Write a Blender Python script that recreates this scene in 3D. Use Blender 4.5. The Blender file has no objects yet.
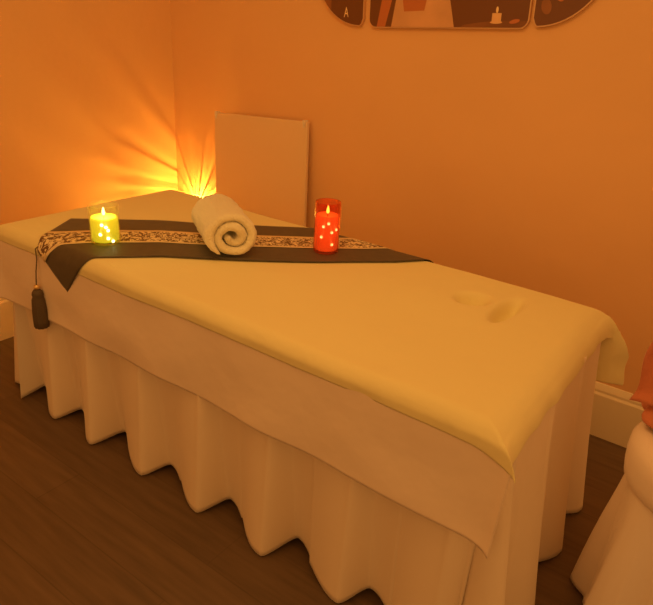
import bpy, bmesh, math, random
from mathutils import Vector, Matrix, noise
random.seed(7)
sin, cos, pi = math.sin, math.cos, math.pi
S = bpy.context.scene
COL = S.collection

# ------------------------------------------------------------------ camera
CP = Vector((2.268, -1.106, 1.474))
p_, y_, r_ = -0.420, 2.174, 0.064
F = Vector((cos(p_)*cos(y_), cos(p_)*sin(y_), sin(p_)))
R0 = Vector((sin(y_), -cos(y_), 0)); U0 = R0.cross(F)
R1 = R0*cos(r_) + U0*sin(r_); U1 = -R0*sin(r_) + U0*cos(r_)
cam = bpy.data.cameras.new('camera'); camo = bpy.data.objects.new('camera', cam); COL.objects.link(camo)
M = Matrix((R1, U1, -F)).transposed().to_4x4(); M.translation = CP
camo.matrix_world = M
cam.sensor_fit = 'HORIZONTAL'; cam.sensor_width = 36; cam.lens = 36*624.8/653
cam.clip_start = .05
S.camera = camo

# ------------------------------------------------------------------ light
S.view_settings.view_transform = 'Standard'; S.view_settings.look = 'None'
S.view_settings.gamma = 1; S.view_settings.use_curve_mapping = False
S.view_settings.exposure = -0.07
w = bpy.data.worlds.new('world'); S.world = w; w.use_nodes = True
w.node_tree.nodes['Background'].inputs[0].default_value = (1.0, .43, .105, 1)
w.node_tree.nodes['Background'].inputs[1].default_value = .77

def area(name, loc, target, size, power, col, sy=None):
    l = bpy.data.lights.new(name, 'AREA'); l.energy = power; l.color = col
    l.shape = 'RECTANGLE'; l.size = size; l.size_y = sy or size
    o = bpy.data.objects.new(name, l); COL.objects.link(o); o.location = loc
    o.rotation_euler = (Vector(target)-Vector(loc)).to_track_quat('-Z', 'Y').to_euler()
    return o
area('overhead_fill', (1.35, -.2, 2.45), (1.2, .4, 0), .7, 8, (1, .50, .12))  # added unseen overhead fill that brightens the bed top

# ------------------------------------------------------------------ materials
def mat(name, col, rough=.8, bump=None, var=None, emit=None, metal=0, sheen=0, sub=0, coat=0):
    m = bpy.data.materials.new(name); m.use_nodes = True; nt = m.node_tree; N = nt.nodes; L = nt.links
    b = N['Principled BSDF']; b.inputs['Base Color'].default_value = (*col, 1)
    b.inputs['Roughness'].default_value = rough; b.inputs['Metallic'].default_value = metal
    if sheen: b.inputs['Sheen Weight'].default_value = sheen
    if coat: b.inputs['Coat Weight'].default_value = coat
    if emit: b.inputs['Emission Color'].default_value = (*emit[0], 1); b.inputs['Emission Strength'].default_value = emit[1]
    tc = N.new('ShaderNodeTexCoord')
    if var:
        n = N.new('ShaderNodeTexNoise'); n.inputs['Scale'].default_value = var[0]; n.inputs['Detail'].default_value = 6
        L.new(tc.outputs['Object'], n.inputs['Vector'])
        cr = N.new('ShaderNodeValToRGB'); L.new(n.outputs['Fac'], cr.inputs[0])
        cr.color_ramp.elements[0].position = .3; cr.color_ramp.elements[1].position = .7
        k = var[1]
        cr.color_ramp.elements[0].color = (*[c*(1-k) for c in col], 1)
        cr.color_ramp.elements[1].color = (*[min(1, c*(1+k)) for c in col], 1)
        L.new(cr.outputs[0], b.inputs['Base Color'])
    if bump:
        n = N.new('ShaderNodeTexNoise'); n.inputs['Scale'].default_value = bump[0]; n.inputs['Detail'].default_value = 4
        L.new(tc.outputs['Object'], n.inputs['Vector'])
        bn = N.new('ShaderNodeBump'); bn.inputs['Strength'].default_value = bump[1]; bn.inputs['Distance'].default_value = bump[2]
        L.new(n.outputs['Fac'], bn.inputs['Height']); L.new(bn.outputs[0], b.inputs['Normal'])
    return m

WALL = mat('wall_paint', (.82, .50, .24), .85, bump=(2.5, .35, .03), var=(1.2, .03))
TRIM = mat('trim_paint', (.85, .74, .52), .5, bump=(8, .1, .003))
LINEN = mat('linen', (.82, .68, .55), .9, bump=(3.5, .45, .03), sheen=.2)
LINEN_TOP = mat('linen_warm_lit', (.82, .74, .38), .9, bump=(5, .5, .02), sheen=.2)  # pale linen with the yellow of the light put into its base colour
SKIRT = mat('skirt_cloth', (.82, .68, .52), .9, bump=(7, .2, .01), sheen=.2)
TOWEL = mat('terry', (.93, .87, .62), 1, bump=(170, .9, .008), sheen=.8)
SATIN = mat('satin_brown', (.070, .052, .026), .55, bump=(60, .2, .002), var=(30, .15), sheen=.15)
TASSEL = mat('tassel_brown', (.10, .07, .04), .7, bump=(200, .5, .003))
GOLD = mat('gold', (.85, .6, .25), .35, metal=.8)
BOARDM = mat('board_white', (.82, .62, .40), .55, bump=(3, .1, .005))
VINYL = mat('vinyl', (.5, .42, .35), .5)
WOODLEG = mat('leg_wood', (.35, .2, .1), .5, var=(10, .2))
PLASTIC = mat('cream_plastic', (.8, .72, .6), .4)
ORANGE = mat('orange_cloth', (.60, .20, .10), .9, bump=(25, .5, .01), sheen=.2)
STOOLCL = mat('stool_cloth', (.84, .72, .62), .9, bump=(6, .2, .008), sheen=.2)
WICK = mat('wick', (.05, .03, .02), .9)
LAMPM = mat('lamp_metal', (.25, .15, .08), .5, metal=.5)

def emis(name, col, s):
    return mat(name, (.02, .02, .02), .6, emit=(col, s))
FLAME = emis('flame_warm', (1, .62, .12), 5)
FLAME_Y = emis('flame_yellow', (1, .95, .25), 5)
DOT_Y = emis('light_dot_pale', (1, 1, .50), 3.5)
DOT_R = emis('light_dot_warm', (1, .55, .18), 2.2)
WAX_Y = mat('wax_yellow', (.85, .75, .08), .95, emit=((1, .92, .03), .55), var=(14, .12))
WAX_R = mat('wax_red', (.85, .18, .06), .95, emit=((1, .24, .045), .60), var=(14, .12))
BULB = emis('bulb_amber', (1, .55, .10), 12)

def glass(name, tint, fac):
    m = bpy.data.materials.new(name); m.use_nodes = True; nt = m.node_tree; N = nt.nodes; L = nt.links
    N.remove(N['Principled BSDF'])
    t = N.new('ShaderNodeBsdfTransparent'); t.inputs[0].default_value = (*tint, 1)
    g = N.new('ShaderNodeBsdfGlossy'); g.inputs['Roughness'].default_value = .3; g.inputs[0].default_value = (1, .9, .7, 1)
    fr = N.new('ShaderNodeLayerWeight'); fr.inputs[0].default_value = fac; mu = N.new('ShaderNodeMath'); mu.operation = 'MULTIPLY'; mu.inputs[1].default_value = .35; L.new(fr.outputs['Facing'], mu.inputs[0])
    mx = N.new('ShaderNodeMixShader'); L.new(mu.outputs[0], mx.inputs[0])
    L.new(t.outputs[0], mx.inputs[1]); L.new(g.outputs[0], mx.inputs[2]); L.new(mx.outputs[0], N['Material Output'].inputs[0])
    return m
GLASS_Y = glass('glass_pale', (1, .98, .88), .35)
GLASS_R = glass('glass_red', (1, .60, .42), .35)

def floor_mat():
    m = mat('floor_planks', (.1, .06, .03), .42); nt = m.node_tree; N = nt.nodes; L = nt.links; b = N['Principled BSDF']
    tc = N.new('ShaderNodeTexCoord')
    mp = N.new('ShaderNodeMapping'); mp.inputs['Rotation'].default_value = (0, 0, 0)
    L.new(tc.outputs['Object'], mp.inputs[0])
    br = N.new('ShaderNodeTexBrick'); br.inputs['Scale'].default_value = 1
    br.inputs['Brick Width'].default_value = 1.25; br.inputs['Row Height'].default_value = .16
    br.inputs['Mortar Size'].default_value = .002; br.inputs['Color1'].default_value = (.120, .074, .040, 1)
    br.inputs['Color2'].default_value = (.150, .094, .052, 1); br.inputs['Mortar'].default_value = (.105, .065, .035, 1)
    L.new(mp.outputs[0], br.inputs['Vector'])
    m2 = N.new('ShaderNodeMapping'); m2.inputs['Scale'].default_value = (2, 22, 1); L.new(tc.outputs['Object'], m2.inputs[0])
    n = N.new('ShaderNodeTexNoise'); n.inputs['Scale'].default_value = 2.0; n.inputs['Detail'].default_value = 8; L.new(m2.outputs[0], n.inputs['Vector'])
    cr = N.new('ShaderNodeValToRGB'); cr.color_ramp.elements[0].color = (.78, .78, .78, 1); cr.color_ramp.elements[1].color = (1.14, 1.14, 1.14, 1)
    cr.color_ramp.elements[0].position = .3; cr.color_ramp.elements[1].position = .7
    L.new(n.outputs['Fac'], cr.inputs[0])
    mx = N.new('ShaderNodeMix'); mx.data_type = 'RGBA'; mx.blend_type = 'MULTIPLY'; mx.inputs[0].default_value = 1
    L.new(br.outputs['Color'], mx.inputs[6]); L.new(cr.outputs[0], mx.inputs[7]); L.new(mx.outputs[2], b.inputs['Base Color'])
    return m
FLOOR = floor_mat()

def brocade_mat():
    m = mat('brocade', (.7, .6, .4), .5); nt = m.node_tree; N = nt.nodes; L = nt.links; b = N['Principled BSDF']
    uv = N.new('ShaderNodeTexCoord')
    mp = N.new('ShaderNodeMapping'); mp.inputs['Scale'].default_value = (1, 1, 1); L.new(uv.outputs['UV'], mp.inputs[0])
    # scrolling dark motifs: distorted noise, thresholded
    n = N.new('ShaderNodeTexNoise'); n.inputs['Scale'].default_value = 66; n.inputs['Detail'].default_value = 2.5; n.inputs['Distortion'].default_value = 1.6
    L.new(mp.outputs[0], n.inputs['Vector'])
    cr = N.new('ShaderNodeValToRGB'); cr.color_ramp.interpolation = 'EASE'
    cr.color_ramp.elements[0].position = .47; cr.color_ramp.elements[1].position = .53
    cr.color_ramp.elements[0].color = (.15, .08, .04, 1); cr.color_ramp.elements[1].color = (.88, .76, .48, 1)
    L.new(n.outputs['Fac'], cr.inputs[0])
    # plain pale borders with a thin dark line, along the strip
    sx = N.new('ShaderNodeSeparateXYZ'); L.new(uv.outputs['UV'], sx.inputs[0])
    e = N.new('ShaderNodeValToRGB'); e.color_ramp.interpolation = 'CONSTANT'
    el = e.color_ramp.elements; el[0].position = 0; el[0].color = (1, 1, 1, 1); el[1].position = .012; el[1].color = (0, 0, 0, 1)
    k = el.new(.104); k.color = (1, 1, 1, 1)
    L.new(sx.outputs['Y'], e.inputs[0])
    mx = N.new('ShaderNodeMix'); mx.data_type = 'RGBA'; L.new(e.outputs[0], mx.inputs[0]); L.new(cr.outputs[0], mx.inputs[6])
    mx.inputs[7].default_value = (.78, .62, .36, 1); L.new(mx.outputs[2], b.inputs['Base Color'])
    b.inputs['Metallic'].default_value = .15
    return m
BROCADE = brocade_mat()

# ------------------------------------------------------------------ helpers
def link(name, me, m, parent=None, smooth=True):
    o = bpy.data.objects.new(name, me); COL.objects.link(o)
    if m: 
        for x in (m if isinstance(m, (list, tuple)) else [m]): me.materials.append(x)
    if parent: o.parent = parent
    if smooth:
        for p in me.polygons: p.use_smooth = True
    return o
def fromdata(name, vs, fs, m, parent=None, smooth=True):
    me = bpy.data.meshes.new(name); me.from_pydata([tuple(v) for v in vs], [], fs); me.validate(); me.update()
    return link(name, me, m, parent, smooth)
def frombm(name, bm, m, parent=None, smooth=False):
    me = bpy.data.meshes.new(name); bm.normal_update(); bm.to_mesh(me); bm.free(); return link(name, me, m, parent, smooth)
def thing(name, label, cat, loc=(0, 0, 0), group=None):
    o = bpy.data.objects.new(name, None); COL.objects.link(o); o.location = loc; o.empty_display_size = .05
    return tag(o, label, cat, group)
def tag(o, label, cat, group=None):
    o['label'] = label; o['category'] = cat
    if group: o['group'] = group
    return o
def bx(bm, lo, hi, bev=0):
    lo = Vector(lo); hi = Vector(hi); r = bmesh.ops.create_cube(bm, size=1)
    for v in r['verts']: v.co = Vector([(lo[i]+hi[i])/2 + v.co[i]*(hi[i]-lo[i]) for i in range(3)])
    if bev:
        es = list({e for v in r['verts'] for e in v.link_edges})
        bmesh.ops.bevel(bm, geom=es, offset=bev, segments=3, affect='EDGES', profile=.5)
def lathe(name, prof, m, parent=None, seg=40, loc=(0, 0, 0), close=False):
    vs = []; fs = []; n = len(prof)
    for i in range(seg):
        a = 2*pi*i/seg
        for r, z in prof: vs.append((loc[0]+r*cos(a), loc[1]+r*sin(a), loc[2]+z))
    for i in range(seg):
        j = (i+1) % seg
        for k in range(n-1): fs.append((i*n+k, j*n+k, j*n+k+1, i*n+k+1))
    me = bpy.data.meshes.new(name); me.from_pydata(vs, [], fs); me.update()
    bm = bmesh.new(); bm.from_mesh(me); bmesh.ops.remove_doubles(bm, verts=bm.verts, dist=1e-5)
    bmesh.ops.recalc_face_normals(bm, faces=bm.faces); bm.to_mesh(me); bm.free()
    return link(name, me, m, parent)
def tube(name, pts, r, m, parent=None, seg=8):
    vs = []; fs = []; pts = [Vector(p) for p in pts]; n = len(pts)
    for i, p in enumerate(pts):
        t = (pts[min(i+1, n-1)]-pts[max(i-1, 0)]).normalized()
        a = t.cross(Vector((0.3, .2, 1) if abs(t.z) < .9 else (1, 0, 0))).normalized(); b = t.cross(a)
        rr = r(i/(n-1)) if callable(r) else r
        for k in range(seg): vs.append(p + a*rr*cos(2*pi*k/seg) + b*rr*sin(2*pi*k/seg))
    for i in range(n-1):
        for k in range(seg): fs.append((i*seg+k, i*seg+(k+1) % seg, (i+1)*seg+(k+1) % seg, (i+1)*seg+k))
    fs.append(tuple(range(seg))[::-1]); fs.append(tuple((n-1)*seg+k for k in range(seg)))
    return fromdata(name, vs, fs, m, parent)
def grid(name, nu, nv, fn, m, parent=None, thick=0, uv=None, offs=-1):
    vs = [fn(i/nu, j/nv) for i in range(nu+1) for j in range(nv+1)]
    fs = [(i*(nv+1)+j, (i+1)*(nv+1)+j, (i+1)*(nv+1)+j+1, i*(nv+1)+j+1) for i in range(nu) for j in range(nv)]
    o = fromdata(name, vs, fs, m, parent)
    if uv:
        ul = o.data.uv_layers.new(name='UVMap')
        for p in o.data.polygons:
            for li in p.loop_indices:
                vi = o.data.loops[li].vertex_index; ul.data[li].uv = uv((vi//(nv+1))/nu, (vi % (nv+1))/nv)
    if thick:
        s = o.modifiers.new('thickness', 'SOLIDIFY'); s.thickness = thick; s.offset = offs
    return o
def sm(a, b, x):
    t = max(0, min(1, (x-a)/(b-a))); return t*t*(3-2*t)
def ns(x, y, z=0): return noise.noise(Vector((x, y, z)))
def interp(pl, t):
    # point at fraction t of a polyline
    d = [0]
    for a, b in zip(pl, pl[1:]): d.append(d[-1]+math.hypot(b[0]-a[0], b[1]-a[1]))
    s = t*d[-1]
    for i in range(len(pl)-1):
        if s <= d[i+1]+1e-9:
            k = (s-d[i])/(d[i+1]-d[i]); return (pl[i][0]+(pl[i+1][0]-pl[i][0])*k, pl[i][1]+(pl[i+1][1]-pl[i][1])*k)
    return pl[-1]

# ------------------------------------------------------------------ room
GX, BY = -.50, 1.315
def struct(name, lo, hi, m, bev=0):
    bm = bmesh.new(); bx(bm, lo, hi, bev); o = frombm(name, bm, m); o['kind'] = 'structure'; return o
struct('floor', (GX-.1, -3.2, -.1), (4.2, BY+.1, 0), FLOOR)
struct('wall_back', (GX-.1, BY, 0), (4.2, BY+.1, 2.7), WALL)
struct('wall_left', (GX-.1, -3.2, 0), (GX, BY, 2.7), WALL)
def baseboard(name, pa, pb, nrm):
    # moulded profile swept along a straight wall
    prof = [(0, 0), (.020, 0), (.020, .185), (.014, .195), (.014, .205), (.010, .215), (.004, .228), (0, .230)]
    vs = []
    for P in (pa, pb):
        for d, z in prof: vs.append((P[0]+nrm[0]*d, P[1]+nrm[1]*d, z))
    n = len(prof); fs = [(k, (k+1) % n, n+(k+1) % n, n+k) for k in range(n)] + [tuple(range(n))[::-1], tuple(range(n, 2*n))]
    o = fromdata(name, vs, fs, TRIM, smooth=False); o['kind'] = 'structure'
    bm = bmesh.new(); bm.from_mesh(o.data); bmesh.ops.recalc_face_normals(bm, faces=bm.faces); bm.to_mesh(o.data); bm.free()
baseboard('baseboard_back', (GX, BY), (4.2, BY), (0, -1))
baseboard('baseboard_left', (GX, -3.2), (GX, BY-.02), (1, 0))

# ------------------------------------------------------------------ the bed
L, W, H = 1.99, .838, .72
def prof1(a, Lm, r):
    e = a-(Lm-r)
    if e <= 0: return a, 0.
    th = e/r
    if th < pi/2: return Lm-r+r*sin(th), r*(1-cos(th))
    return Lm, r+(e-r*pi/2)
def dent(x, y):
    # two hollows where the linen sinks into the face hole
    d = 0
    for cx, cy, a, b, ang, dep in ((1.628, .613, .045, .038, .7, .050), (1.742, .605, .085, .026, 1.52, .050)):
        dx, dy = x-cx, y-cy; c, s = cos(ang), sin(ang)
        q = ((dx*c+dy*s)/a)**2 + ((-dx*s+dy*c)/b)**2
        d += dep*math.exp(-q**1.8*.9)
    return d
def drape(u, v, off=0., flare=.35, wob=0.):
    """unfolded cloth coordinates -> point on or hanging from the bed; u along, v across"""
    rr_end, r = .07, .032
    x, dx = prof1(u, L, rr_end) if u > L/2 else (None, None)
    if x is None:
        t, dx = prof1(L-u, L, .03); x = L-t
    if v > W/2: y, dy = prof1(v, W, r)
    else:
        t, dy = prof1(W-v, W, r); y = W-t
    sx = 1 if u > L/2 else -1; sy = 1 if v > W/2 else -1
    k = min(dx, dy)
    drop = max(dx, dy) + .12*k
    z = H - drop - dent(u, v)
    tx = sm(0, .03, dx); ty = sm(0, .03, dy)
    x += sx*(off*tx + k*flare); y += sy*(off*ty + k*flare)
    z += off*(1-max(tx, ty)*.8)
    if wob:
        h = wob*(ns(u*7, v*7, 3)+.5*ns(u*17, v*17, 5))
        x += sx*tx*h*sm(0, .15, drop); y += sy*ty*h*sm(0, .15, drop)
        z += (1-max(tx, ty))*.004*ns(u*3, v*3, 9)
    return Vector((x, y, z))

# massage table itself, under the linen
tb = thing('massage_table', 'long padded massage table hidden under the white linen layers', 'table', (L/2, W/2, 0))
def lp(o): o.location = tuple(-c for c in (L/2, W/2, 0)); return o
bm = bmesh.new(); bx(bm, (.035, .035, .59), (L-.09, W-.035, .663), .02); lp(frombm('cushion', bm, VINYL, tb, True))
bm = bmesh.new(); bx(bm, (.06, .06, .54), (L-.12, W-.06, .60), .005); lp(frombm('frame', bm, WOODLEG, tb))
for lx in (.14, L-.22):
    for ly in (.12, W-.16):
        bm = bmesh.new(); bx(bm, (lx, ly, 0), (lx+.05, ly+.05, .54), .006); lp(frombm('leg', bm, WOODLEG, tb))

# floor-length pleated skirt
LOBES_N = [.01, .275, .515, .79, 1.07, 1.35, 1.625, 1.90]
def skirt():
    x0, x1, y0, y1, rc = .012, L-.004, .008, W-.008, .05
    segs = []
    # near side (left->right), right end, far side, left end : list of (point, normal, phase)
    def phase_near(x):
        Ls = [-.24]+LOBES_N+[2.15]
        for i in range(len(Ls)-1):
            if x <= Ls[i+1]: return i + (x-Ls[i])/(Ls[i+1]-Ls[i])
        return len(Ls)-1
    path = []
    n = 340
    for i in range(n+1):
        x = x0+rc+(x1-x0-2*rc)*i/n; path.append((x, y0, 0, -1, phase_near(x)))
    pe = path[-1][4]
    for i in range(1, 16):
        a = -pi/2+pi/2*i/16; path.append((x1-rc+rc*cos(a), y0+rc+rc*sin(a), cos(a), sin(a), pe+.89*i/16))
    pe += .89; m_ = 130
    for i in range(m_+1):
        t = i/m_; path.append((x1, y0+rc+(y1-y0-2*rc)*t, 1, 0, pe+2.75*t))
    pe += 2.75
    for i in range(1, 16):
        a = pi/2*i/16; path.append((x1-rc+rc*cos(a), y1-rc+rc*sin(a), cos(a), sin(a), pe+.5*i/16))
    pe += .5
    for i in range(201):
        t = i/200; path.append((x1-rc-(x1-x0-2*rc)*t, y1, 0, 1, pe+7*t))
    pe += 7
    for i in range(1, 16):
        a = pi/2+pi/2*i/16; path.append((x0+rc+rc*cos(a), y1-rc+rc*sin(a), cos(a), sin(a), pe+.5*i/16))
    pe += .5
    for i in range(91):
        t = i/90; path.append((x0, y1-rc-(y1-y0-2*rc)*t, -1, 0, pe+3*t))
    pe += 3
    for i in range(1, 16):
        a = pi+pi/2*i/16; path.append((x0+rc+rc*cos(a), y0+rc+rc*sin(a), cos(a), sin(a), pe+(math.ceil(pe)+1-pe)*i/16))
    nz = 34; zt = .668; vs = []; fs = []; n = len(path)
    for i, (x, y, nx, ny, ph) in enumerate(path):
        f = ph % 1
        c = .5+.5*cos(2*pi*f)                   # 1 on a lobe
        rt = .21; lobe = .5+.5*cos(pi*f/rt) if f < rt else sm(0, 1, (f-rt)/(1-rt))**.9
        k = int(ph+.5) % 9
        amp = .100*(1+.16*sin(k*2.3+1))*(1-.45*sm(1.70, 1.85, x)*(ny < -.9))
        for j in range(nz+1):
            t = j/nz; z = zt*(1-t)
            g = t**1.15
            off = g*(.010 + amp*(lobe-.68)) + (.004+.012*g)*0
            off += .004*ns(x*9, y*9, z*2)*g
            if abs(nx) > .5 and nx > 0: off += .042*g*sm(.5, 1, nx)
            if nx < -.5: off += .060*g*sm(.5, 1, -nx)
            # small pinch crease at each lobe's upper part
            off += .008*math.exp(-(min(f, 1-f)/.035)**2)*(1-t)
            # neighbouring pleats are cut a little unevenly along the floor
            zz = z + .004 + g**6*.020*(1-lobe)
            ln = 0
            vs.append((x+nx*off-ny*ln, y+ny*off+nx*ln, zz))
    for i in range(n):
        a = i*(nz+1); b = ((i+1) % n)*(nz+1)
        for j in range(nz): fs.append((a+j, a+j+1, b+j+1, b+j))
    o = fromdata('bed_skirt', vs, fs, SKIRT)
    s = o.modifiers.new('thickness', 'SOLIDIFY'); s.thickness = .0022; s.offset = 1
    return tag(o, 'floor-length pleated cream skirt hanging around the massage table, hem in rounded folds', 'skirt')
skirt()

# middle sheet: flat panel showing below the top sheet on the near side
def under(a, b):
    u = -.03 + a*(L+.028-(-.03)) ; v = -.272 + b*.51
    p = drape(u, v, .002, wob=.0)
    if p.z < H-.03:
        d = (H-p.z)/.3
        p.y -= d*(.018 + .012*ns(u*5, 1.3, d*2))
        p.z += .004*ns(u*3, 7.7)*d
        p.x -= .010*d*sm(.97, 1, a)
    else: p.z -= .004
    return p
o = grid('under_sheet', 220, 70, under, LINEN, thick=.0016)
tag(o, 'pale sheet hanging halfway down the near side of the massage table under the top sheet', 'sheet')

# top sheet
def top(a, b):
    u = -.075 + a*(L+.075+.135)
    vn = -.038 + .012*ns(u*2.2, 4.)
    if u > 1.9: vn -= .012*sm(1.9, 2.0, u)
    v = vn + b*(W+.235-vn)
    if u > L:
        # right hem is cut short near the corner and falls longer towards the far side
        e = (u-L)/.135; lim = .038+.097*sm(.70, 1, b); u = L + e*lim
    p = drape(u, v, .0065, flare=.42, wob=.008)
    # soft wrinkles gathering near the right end
    if u > 1.8 and p.z < H-.015:
        p.x += .004*sin(v*42+3*ns(v*4, 2))*sm(1.95, 2.1, u)
    if p.z > H-.02:
        p.z += .006*sm(1.2, 1.6, u)*ns(u*3.2, v*4, 2)
    return p
o = grid('top_sheet', 440, 240, top, LINEN_TOP, thick=.0016)
tag(o, 'pale top sheet spread flat over the massage table with two dents near the head end', 'sheet')

# ------------------------------------------------------------------ runner
FARE = [(.14, .22), (.38, .445), (.51, .53), (.69, .675), (.85, .80), (.98, .905), (1.06, .97)]
NEARE = [(.440, -.125), (.585, .055), (.70, .185), (.91, .345), (1.11, .52), (1.295, .71), (1.36, .80), (1.41, .875), (1.48, .96)]
def run_uv(s, t):
    a = interp(FARE, s); b = interp(NEARE, s)
    x = a[0]+(b[0]-a[0])*t; y = a[1]+(b[1]-a[1])*t
    tip = 4*t*(1-t)*(1-sm(0, .12, s))      # outward bow of the pointed end
    tip = (1-abs(2*t-1)**1.3)*(1-sm(0, .12, s))
    tip2 = (1-abs(2*t-1))*sm(.9, 1, s)
    return x - .012*tip + .03*tip2, y - .048*tip + .03*tip2
def runner(s, t, extra=0):
    u, v = run_uv(s, t)
    p = drape(u, v, .0105+extra, flare=.3)
    if v < 0: p.y -= extra
    p.z += .0015*ns(u*6, v*6, 4)*(1 if p.z > H-.03 else 0)+.0005
    return p
rn = thing('table_runner', 'dark brown satin runner with a patterned centre band laid diagonally across the bed', 'table runner', (.85, .45, H+.022))
def un(o): o.location = -rn.location; return o
TA, TB = .33, .66
un(grid('satin_cloth', 160, 40, lambda a, b: runner(a, b), SATIN, rn, thick=.0012))
band = un(grid('brocade_band', 160, 14, lambda a, b: runner(a, TA+(TB-TA)*b, .0022), BROCADE, rn, thick=.001,
        uv=lambda a, b: (a*1.25, b*.116)))
band['label'] = 'cream and gold patterned centre band'
# tassel hanging from the near tip
tp = runner(.0, .5)
tx, ty = tp.x, tp.y-.012
zc = .572
cord = un(tube('cord', [(tp.x+.004, tp.y+.004, tp.z+.002), (tx, ty-.002, tp.z-.012), (tx-.004, ty, .66), (tx+.002, ty-.012, .62), (tx+.006, ty-.020, zc)], .0022, TASSEL, rn, 6))
cx, cy = tx+.006, ty-.020
un(lathe('bead', [(0, .010), (.006, .009), (.010, .003), (.010, -.003), (.006, -.009), (0, -.010)], GOLD, rn, 16, (cx, cy, zc-.008)))
tw = un(lathe('tassel', [(0, 0), (.011, -.001), (.018, -.010), (.020, -.020), (.018, -.027), (.022, -.040), (.0245, -.08), (.0255, -.120), (.025, -.146), (.022, -.148), (0, -.148)], TASSEL, rn, 36, (cx, cy, zc-.016)))
for v in tw.data.vertices:          # strand grooves
    a = math.atan2(v.co.y-cy, v.co.x-cx); k = 1+.07*sin(a*11)*sm(0, .05, (zc-.03)-v.co.z)
    v.co.x = cx+(v.co.x-cx)*k; v.co.y = cy+(v.co.y-cy)*k

# ------------------------------------------------------------------ rolled towel
def towel():
    A = Vector((.882, .340, 0)); B = Vector((.645, .495, 0)); ax = (B-A); Ln = ax.length; ax.normalize()
    side = Vector((ax.y, -ax.x, 0)); th = .0305; turns = 2.2; r0 = .013
    nphi, nl = 150, 26
    pts = []
    base = 0
    r1 = r0 + (th+.0015)*turns
    rmax = r1+th/2
    def prof(t):   # spiral centre-line; ends on the underside
        ph = -pi/2-.7 - 2*pi*turns*(1-t)
        r = r0+(th+.0015)*turns*t
        return r, ph
    bm = bmesh.new(); rings = []
    # cross section of the ribbon: rounded rectangle swept along the spiral; long side = towel length
    nr = 10
    for i in range(nphi+1):
        t = i/nphi; r, ph = prof(t)
        tap = min(1, .12+.88*math.sqrt(min(1, min(t*8, (1-t)*13)))); r -= th/2*(1-tap)*(t > .5)
        ring = []
        def P(rr, l):
            x = rr*cos(ph)*1.03; z = rr*sin(ph)*.93
            q = A + ax*l + side*x + Vector((0, 0, z))
            n1 = .0045*ns(q.x*28, q.y*28, q.z*28+7)+.0022*ns(q.x*90, q.y*90, q.z*90)
            return q + (side*cos(ph)+Vector((0, 0, sin(ph))))*n1
        h = th/2*tap
        wob = .006*sin(ph*1.3+1)+.004*ns(ph, 3)
        for k in range(nl+1):
            l = wob + (Ln-wob*1.5)*k/nl
            e = min(1, min(k, nl-k)/1.6)
            ring.append(P(r + h*math.sqrt(max(.12, 1-(1-e)**2)), l + 0))
        for k in range(nl, -1, -1):
            l = wob + (Ln-wob*1.5)*k/nl
            e = min(1, min(k, nl-k)/1.6)
            ring.append(P(r - h*math.sqrt(max(.12, 1-(1-e)**2)), l))
        rings.append([bm.verts.new(v) for v in ring])
    m_ = len(rings[0])
    for i in range(nphi):
        for k in range(m_): bm.faces.new((rings[i][k], rings[i][(k+1) % m_], rings[i+1][(k+1) % m_], rings[i+1][k]))
    bm.faces.new(rings[0][::-1]); bm.faces.new(rings[-1])
    bmesh.ops.recalc_face_normals(bm, faces=bm.faces)
    lo = min(v.co.z for v in bm.verts)
    zb = H+.0145
    bmesh.ops.translate(bm, vec=(0, 0, zb-lo), verts=bm.verts)
    for v in bm.verts:              # settles a little under its own weight
        d = v.co.z-zb
        if d < .012: v.co.z = zb+.004+d*.6
    o = frombm('rolled_towel', bm, TOWEL, None, True)
    c = (A+B)/2; c.z = zb
    o.data.transform(Matrix.Translation(-c)); o.location = c
    tag(o, 'fluffy cream hand towel rolled into a spiral on the runner between the two candles', 'towel')
towel()

# ------------------------------------------------------------------ candles
def candle(cx, cy, rad, hh, waxh, gl, wx, fl, dots, dm, label, name, pcol, pw):
    zb = H+.0145
    t = thing(name, label, 'candle', (cx, cy, zb))
    th = .0025
    lathe('glass_cup', [(0, 0), (rad-.004, 0), (rad, .004), (rad, hh-.002), (rad-.001, hh), (rad-th, hh-.001), (rad-th, .008), (0, .007)], gl, t, 48)
    rw = rad-th-.0012
    lathe('wax', [(0, .009), (rw-.003, .009), (rw, .013), (rw, waxh-.004), (rw-.004, waxh+.001), (rw-.012, waxh-.002), (.012, waxh-.005), (0, waxh-.005)], wx, t, 48)
    lathe('wick', [(0, 0), (.0014, 0), (.0012, .012), (0, .012)], WICK, t, 8, (0, 0, waxh-.006))
    lathe('flame', [(0, 0), (.004, .003), (.0058, .009), (.0045, .018), (.0018, .027), (0, .031)], fl, t, 16, (0, 0, waxh+.004))
    for (ang, z) in dots:
        a = math.radians(ang); rr = rw-.0015
        lathe('light_dot', [(0, -.0062), (.0044, -.0044), (.0062, 0), (.0044, .0044), (0, .0062)], dm, t, 12, (rr*cos(a), rr*sin(a), z))
    if pw:
        l = bpy.data.lights.new('candle_glow', 'POINT'); l.energy = pw; l.color = pcol; l.shadow_soft_size = .012
        o = bpy.data.objects.new('candle_glow', l); COL.objects.link(o); o.parent = t; o.location = (0, 0, waxh+.02)
    return t
# camera-facing direction is about -35 deg from +x
c1 = candle(.460, .143, .050, .132, .090, GLASS_Y, WAX_Y, FLAME_Y,
       [(-46, .074), (-30, .066), (-55, .040), (-22, .054), (-24, .026), (-4, .014)], DOT_Y,
       'lit yellow candle in a clear glass cup left of the rolled towel', 'jar_candle', (1, .95, .3), .6)
c2 = candle(1.060, .621, .045, .180, .132, GLASS_R, WAX_R, FLAME,
       [(-48, .112), (-72, .100), (-30, .080), (-80, .062), (-26, .036), (-5, .088)], DOT_R,
       'lit red candle in a tall red glass right of the rolled towel', 'jar_candle', (1, .3, .06), .12)

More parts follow.
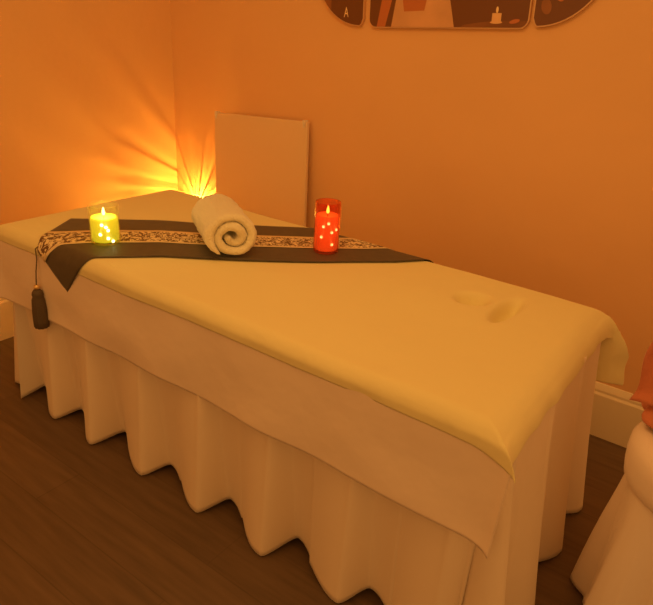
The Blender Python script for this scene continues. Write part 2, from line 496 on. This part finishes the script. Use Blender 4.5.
# ------------------------------------------------------------------ board leaning on the back wall
def board():
    tl = Vector((-.150, 1.274, 1.020)); tr = Vector((.455, 1.274, 1.050))
    dx = (tr-tl); wd = dx.length; dx.normalize()
    t = thing('leaning_board', 'plain square-cornered pale board leaning against the back wall behind the bed', 'board', (.16, 1.2, 0))
    down = Vector((0.055, -.05, -1)).normalized(); hh = 1.030/abs(down.z)-.004
    nrm = dx.cross(down).normalized()
    if nrm.y > 0: nrm = -nrm
    bm = bmesh.new(); c = []
    bx(bm, (0, 0, 0), (wd, .020, hh), .003)
    Mx = Matrix((dx, -nrm, down)).transposed()
    for v in bm.verts: v.co = tl + Mx @ v.co - t.location
    bmesh.ops.recalc_face_normals(bm, faces=bm.faces)
    frombm('panel', bm, BOARDM, t)
    for xx in (.006, wd-.026):
        bm = bmesh.new(); bx(bm, (xx+.002, -.004, .010), (xx+.012, .0, .028), .002); bx(bm, (xx+.002, -.007, -.006), (xx+.016, .022, .014), .002)
        for v in bm.verts: v.co = tl + Mx @ v.co - t.location
        bmesh.ops.recalc_face_normals(bm, faces=bm.faces)
        frombm('corner_clip', bm, PLASTIC, t)
board()

# ------------------------------------------------------------------ spa picture panels
ART_D = mat('print_dark', (.17, .065, .025), .3); ART_SK = mat('print_skin', (.52, .17, .06), .3)
ART_W = mat('print_gown', (.68, .38, .20), .3, var=(6, .12)); ART_M = mat('print_mid', (.26, .10, .035), .3, var=(5, .3))
ART_C = mat('print_candle', (.80, .48, .24), .3); ART_F = mat('print_flame', (.95, .70, .38), .3)
RIM = mat('panel_rim', (.72, .46, .26), .3, metal=.3)
yw = BY
def outline_center(x0, x1, z0, z1, r, n=8):
    o = []
    for cx, cz, a0 in ((x1-r, z0+r, -90), (x1-r, z1-r, 0), (x0+r, z1-r, 90), (x0+r, z0+r, 180)):
        for i in range(n+1):
            a = math.radians(a0+90*i/n); o.append((cx+r*cos(a), cz+r*sin(a)))
    return o
def outline_d(xs, cz, rad, sign, r=.03, n=30):
    # half stadium: straight side at xs, round side outwards
    o = []
    for i in range(n+1):
        a = -pi/2+pi*i/n; o.append((xs+sign*(r*.6+rad*.98*cos(a)) if 0 < i < n else xs+sign*r*.6, cz+rad*sin(a)))
    o += [(xs+sign*.008, cz+rad-.010), (xs, cz+rad-.03), (xs, cz-rad+.03), (xs+sign*.008, cz-rad+.010)]
    return o
def inset(ol, k):
    n = len(ol); ar = sum(ol[i][0]*ol[(i+1) % n][1]-ol[(i+1) % n][0]*ol[i][1] for i in range(n)); sg = 1 if ar > 0 else -1
    out = []
    for i in range(n):
        a = Vector(ol[i-1]); b = Vector(ol[i]); c = Vector(ol[(i+1) % n])
        t = (c-a).normalized(); nn = Vector((-t.y, t.x))*sg; out.append(tuple(b+nn*k))
    return out
def slab(bm, ol, ya, yb, mi=0):
    f = [bm.verts.new((x, ya, z)) for x, z in ol]; b = [bm.verts.new((x, yb, z)) for x, z in ol]; n = len(ol)
    fs = [bm.faces.new(f), bm.faces.new(b[::-1])]
    for i in range(n): fs.append(bm.faces.new((f[i], b[i], b[(i+1) % n], f[(i+1) % n])))
    for q in fs: q.material_index = mi
def clip(poly, ol):
    # clip polygon (x,z) to a convex outline
    n = len(ol); ar = sum(ol[i][0]*ol[(i+1) % n][1]-ol[(i+1) % n][0]*ol[i][1] for i in range(n)); O = ol if ar > 0 else ol[::-1]
    P = poly
    for i in range(n):
        a, b = O[i], O[(i+1) % n]; ins = lambda p: (b[0]-a[0])*(p[1]-a[1])-(b[1]-a[1])*(p[0]-a[0]) >= -1e-9
        Q = []
        for j in range(len(P)):
            s, e = P[j-1], P[j]
            si, ei = ins(s), ins(e)
            if si != ei:
                d1 = (b[0]-a[0])*(s[1]-a[1])-(b[1]-a[1])*(s[0]-a[0]); d2 = (b[0]-a[0])*(e[1]-a[1])-(b[1]-a[1])*(e[0]-a[0])
                k = d1/(d1-d2); Q.append((s[0]+(e[0]-s[0])*k, s[1]+(e[1]-s[1])*k))
            if ei: Q.append(e)
        P = Q
        if not P: return []
    return P
def panel(name, label, ol, base, shapes):
    cx = sum(p[0] for p in ol)/len(ol); cz = sum(p[1] for p in ol)/len(ol)
    t = thing(name, label, 'wall art', (cx, yw, cz), 'three-part picture on the back wall')
    sh = Matrix.Translation((-cx, -yw, -cz))
    bm = bmesh.new(); slab(bm, ol, yw-.016, yw-.001); bmesh.ops.recalc_face_normals(bm, faces=bm.faces); bm.transform(sh); frombm('rim', bm, RIM, t)
    inn = inset(ol, .0045); mats = [base]; bm = bmesh.new(); slab(bm, inn, yw-.0175, yw-.012, 0); y = yw-.0178
    for m, poly in shapes:
        q = clip(poly, inn)
        if len(q) < 3: continue
        if m not in mats: mats.append(m)
        f = bm.faces.new([bm.verts.new((x, y, z)) for x, z in q]); f.material_index = mats.index(m); y -= .0003
    bmesh.ops.recalc_face_normals(bm, faces=[f for f in bm.faces if len(f.verts) == len(inn)])
    bm.transform(sh); frombm('picture', bm, mats, t)
    return t
def ell(cx, cz, a, b, n=16, rot=0):
    return [(cx+a*cos(2*pi*i/n)*cos(rot)-b*sin(2*pi*i/n)*sin(rot), cz+a*cos(2*pi*i/n)*sin(rot)+b*sin(2*pi*i/n)*cos(rot)) for i in range(n)]
pl = panel('wall_picture', 'left half-round picture panel with a pale letter A on dark brown', outline_d(.708, 1.708, .236, -1), ART_D,
      [(ART_M, [(.45, 1.4), (.545, 1.4), (.535, 2.0), (.45, 2.0)])])
cu = bpy.data.curves.new('letter', 'FONT'); cu.body = 'A'; cu.size = .056; cu.extrude = .0006; cu.align_x = 'CENTER'
tmp = bpy.data.objects.new('tmp', cu); COL.objects.link(tmp); bpy.context.view_layer.update()
me = bpy.data.meshes.new_from_object(tmp.evaluated_get(bpy.context.evaluated_depsgraph_get())); bpy.data.objects.remove(tmp)
me.transform(Matrix.Rotation(pi/2, 4, 'X')); me.transform(Matrix.Diagonal((.62, 1, 1, 1)))
lt = link('letter', me, ART_F, pl, False); lt.location = Vector((.622, yw-.0192, 1.507))-pl.location
lt['label'] = 'pale letter A'
panel('wall_picture', 'wide middle picture panel showing a person in a white gown and a lit candle', outline_center(.735, 1.412, 1.467, 1.972, .035), ART_D,
      [(ART_SK, [(.775, 1.47), (.815, 1.47), (.850, 1.60), (.86, 1.98), (.79, 1.98), (.80, 1.6)]),
       (ART_W, [(.842, 1.46), (1.125, 1.46), (1.110, 1.52), (1.088, 1.60), (1.07, 1.70), (.88, 1.70), (.862, 1.58)]),
       (ART_SK, [(.900, 1.527), (.990, 1.530), (1.005, 1.60), (1.03, 1.72), (.88, 1.72), (.885, 1.60)]),
       (ART_M, [(1.13, 1.46), (1.42, 1.46), (1.42, 1.492), (1.30, 1.495), (1.22, 1.488), (1.16, 1.480)]),
       (ART_C, [(1.272, 1.488), (1.308, 1.488), (1.308, 1.520), (1.272, 1.520)]),
       (ART_C, ell(1.290, 1.489, .024, .005)),
       (ART_F, ell(1.290, 1.531, .005, .011)),
       (ART_SK, ell(1.36, 1.492, .020, .007, rot=.2)),
       (ART_SK, ell(.97, 1.80, .05, .065))])
panel('wall_picture', 'right half-round picture panel with blurred brown shapes', outline_d(1.424, 1.712, .238, 1), ART_D,
      [(ART_SK, ell(1.475, 1.588, .040, .013, rot=.15)), (ART_SK, ell(1.51, 1.570, .018, .012, rot=-.7)),
       (ART_M, ell(1.468, 1.540, .018, .026, rot=.3)), (ART_M, ell(1.55, 1.64, .06, .03, rot=.5))])

# ------------------------------------------------------------------ uplight behind the bed corner
def uplight():
    Sx, Sy, Sz = -.298, 1.247, .480
    t = thing('corner_uplight', 'small amber uplight glowing behind the far left corner of the bed', 'lamp', (Sx, Sy, 0))
    lathe('base', [(0, 0), (.042, 0), (.044, .006), (.040, .018), (.012, .026), (0, .026)], LAMPM, t, 32)
    lathe('pole', [(.008, .02), (.008, Sz-.055), (0, Sz-.055)], LAMPM, t, 16)
    ax = Vector((-.45, .86, 0)).normalized(); e1 = Vector((0, 0, 1)); e2 = ax.cross(e1)
    C = Vector((0, 0, Sz))
    # dish behind the bulb
    bm = bmesh.new(); rings = []
    for i in range(7):
        a = i/6*math.radians(40); rr = .034*sin(a)+.001; dd = -.034*cos(a)
        rings.append([bm.verts.new(C+ax*dd+(e1*cos(2*pi*k/32)+e2*sin(2*pi*k/32))*rr) for k in range(32)])
    for i in range(6):
        for k in range(32): bm.faces.new((rings[i][k], rings[i][(k+1) % 32], rings[i+1][(k+1) % 32], rings[i+1][k]))
    frombm('reflector', bm, LAMPM, t, True)
    # unseen radial fins, added to comb the light into a fan
    rnd = random.Random(4)
    a = -150.
    while a < 150:
        wdt = rnd.uniform(4., 10.)
        bm = bmesh.new(); q = []
        for d0, r0 in ((-.016, .024), (-.016, .046), (.038, .046), (.042, .020)):
            for s in (-.5, .5):
                th = math.radians(a+s*wdt); q.append(bm.verts.new(C+ax*d0+(e1*cos(th)+e2*sin(th))*r0))
        for f in ((0, 2, 3, 1), (2, 4, 5, 3), (4, 6, 7, 5), (6, 0, 1, 7), (0, 2, 4, 6), (1, 3, 5, 7)): bm.faces.new([q[k] for k in f])
        bmesh.ops.recalc_face_normals(bm, faces=bm.faces)
        frombm('added_fin', bm, LAMPM, t)
        a += wdt + rnd.uniform(5, 11)
    lathe('bulb', [(0, -.0035), (.0025, -.0025), (.0035, 0), (.0025, .0025), (0, .0035)], BULB, t, 16, (0, 0, Sz))
    l = bpy.data.lights.new('bulb_light', 'POINT'); l.energy = 58; l.color = (1, .50, .07); l.shadow_soft_size = .0045
    o = bpy.data.objects.new('bulb_light', l); COL.objects.link(o); o.parent = t; o.location = C
uplight()

# ------------------------------------------------------------------ stool with cloth
def stool():
    cx, cy = 2.362, .462
    t = thing('draped_stool', 'round white padded stool with a floor-length white cloth, right of the bed', 'stool', (cx, cy, 0))
    lathe('seat_cushion', [(0, .605), (.12, .604), (.165, .598), (.186, .588), (.197, .568), (.199, .540), (.197, .505), (.193, .478), (.183, .466), (0, .462)], STOOLCL, t, 64)
    n = 160; nz = 30; vs = []; fs = []
    for i in range(n):
        a = 2*pi*i/n
        f = .5+.5*cos(a*6+.9+.5*sin(a*2)); 
        for j in range(nz+1):
            q = j/nz; z = .475*(1-q)+.006
            r = .180 + .034*q**1.3 + (.036*q**.8+.004)*(f**1.3-.5)*1.5 + .012*(.5+.5*cos(a*15+2*sin(a*3)))**3*q + .006*ns(cos(a)*3, sin(a)*3, z*4)
            vs.append((r*cos(a), r*sin(a), z+.012*q**4*(1-f)))
    for i in range(n):
        b = ((i+1) % n)*(nz+1)
        for j in range(nz): fs.append((i*(nz+1)+j, i*(nz+1)+j+1, b+j+1, b+j))
    o = fromdata('skirt_cloth', vs, fs, STOOLCL, t); s = o.modifiers.new('thickness', 'SOLIDIFY'); s.thickness = .0022
    for k in range(4):
        a = pi/4+k*pi/2; bm = bmesh.new(); bx(bm, (.11*cos(a)-.014, .11*sin(a)-.014, 0), (.11*cos(a)+.014, .11*sin(a)+.014, .462)); frombm('leg', bm, WOODLEG, t)
stool()

# orange-red cloth bundle standing on the stool
def bundle():
    cx, cy, z0 = 2.262, .50, .612
    t = thing('cloth_bundle', 'crumpled orange-red cloth heaped on top of the white stool', 'cloth', (cx, cy, z0))
    def lobe(u, v):
        a = 2*pi*u; q = v
        r = (.112*(1-q)**.5+.008)*(1+.08*sin(a*3+1)+.05*sin(a*7+5*q))
        if q < .08: r *= .8+.2*q/.08
        return Vector((r*cos(a)+.01, r*sin(a)*.9, .10*q))
    o = grid('lower_fold', 64, 16, lobe, ORANGE, t)
    def flap(u, v):
        # front fold: pointed at its lower left, its lower edge rising to the right
        tp = Vector((-.066+.19*u, .02-.07*u, (.355+.02*u))); bt = Vector((-.128+.26*u**.9, -.035-.06*u, .028+.105*u))
        p = tp.lerp(bt, v); b = sin(pi*min(1, v*1.1))
        return p + Vector((-.014*b+.006*sin(v*9), -.024*b-.010*sin(u*17+v*5)*(.3+v), .006*sin(u*12)))
    o = grid('upper_fold', 44, 34, flap, ORANGE, t, thick=.006, offs=0)
    def back(u, v):
        tp = Vector((-.060+.18*u, .03+.03*sin(u*9), (.355+.02*u))); bt = Vector((-.09+.20*u, .06+.02*sin(u*6), .02))
        return tp.lerp(bt, v) + Vector((0, .02*sin(pi*v)+.006*sin(u*20), 0))
    o = grid('upper_fold', 34, 26, back, ORANGE, t, thick=.006, offs=0)
bundle()

# the three picture panels hang very slightly out of level, as in the photograph
for o in [o for o in COL.objects if o.name.startswith('wall_picture')]:
    th = math.radians(-2.5); d = o.location - Vector((.80, BY, 1.47)); c, s_ = cos(th), sin(th)
    o.location = Vector((.80 + d.x*c + d.z*s_, BY, 1.472 - d.x*s_ + d.z*c)); o.rotation_euler.y = th
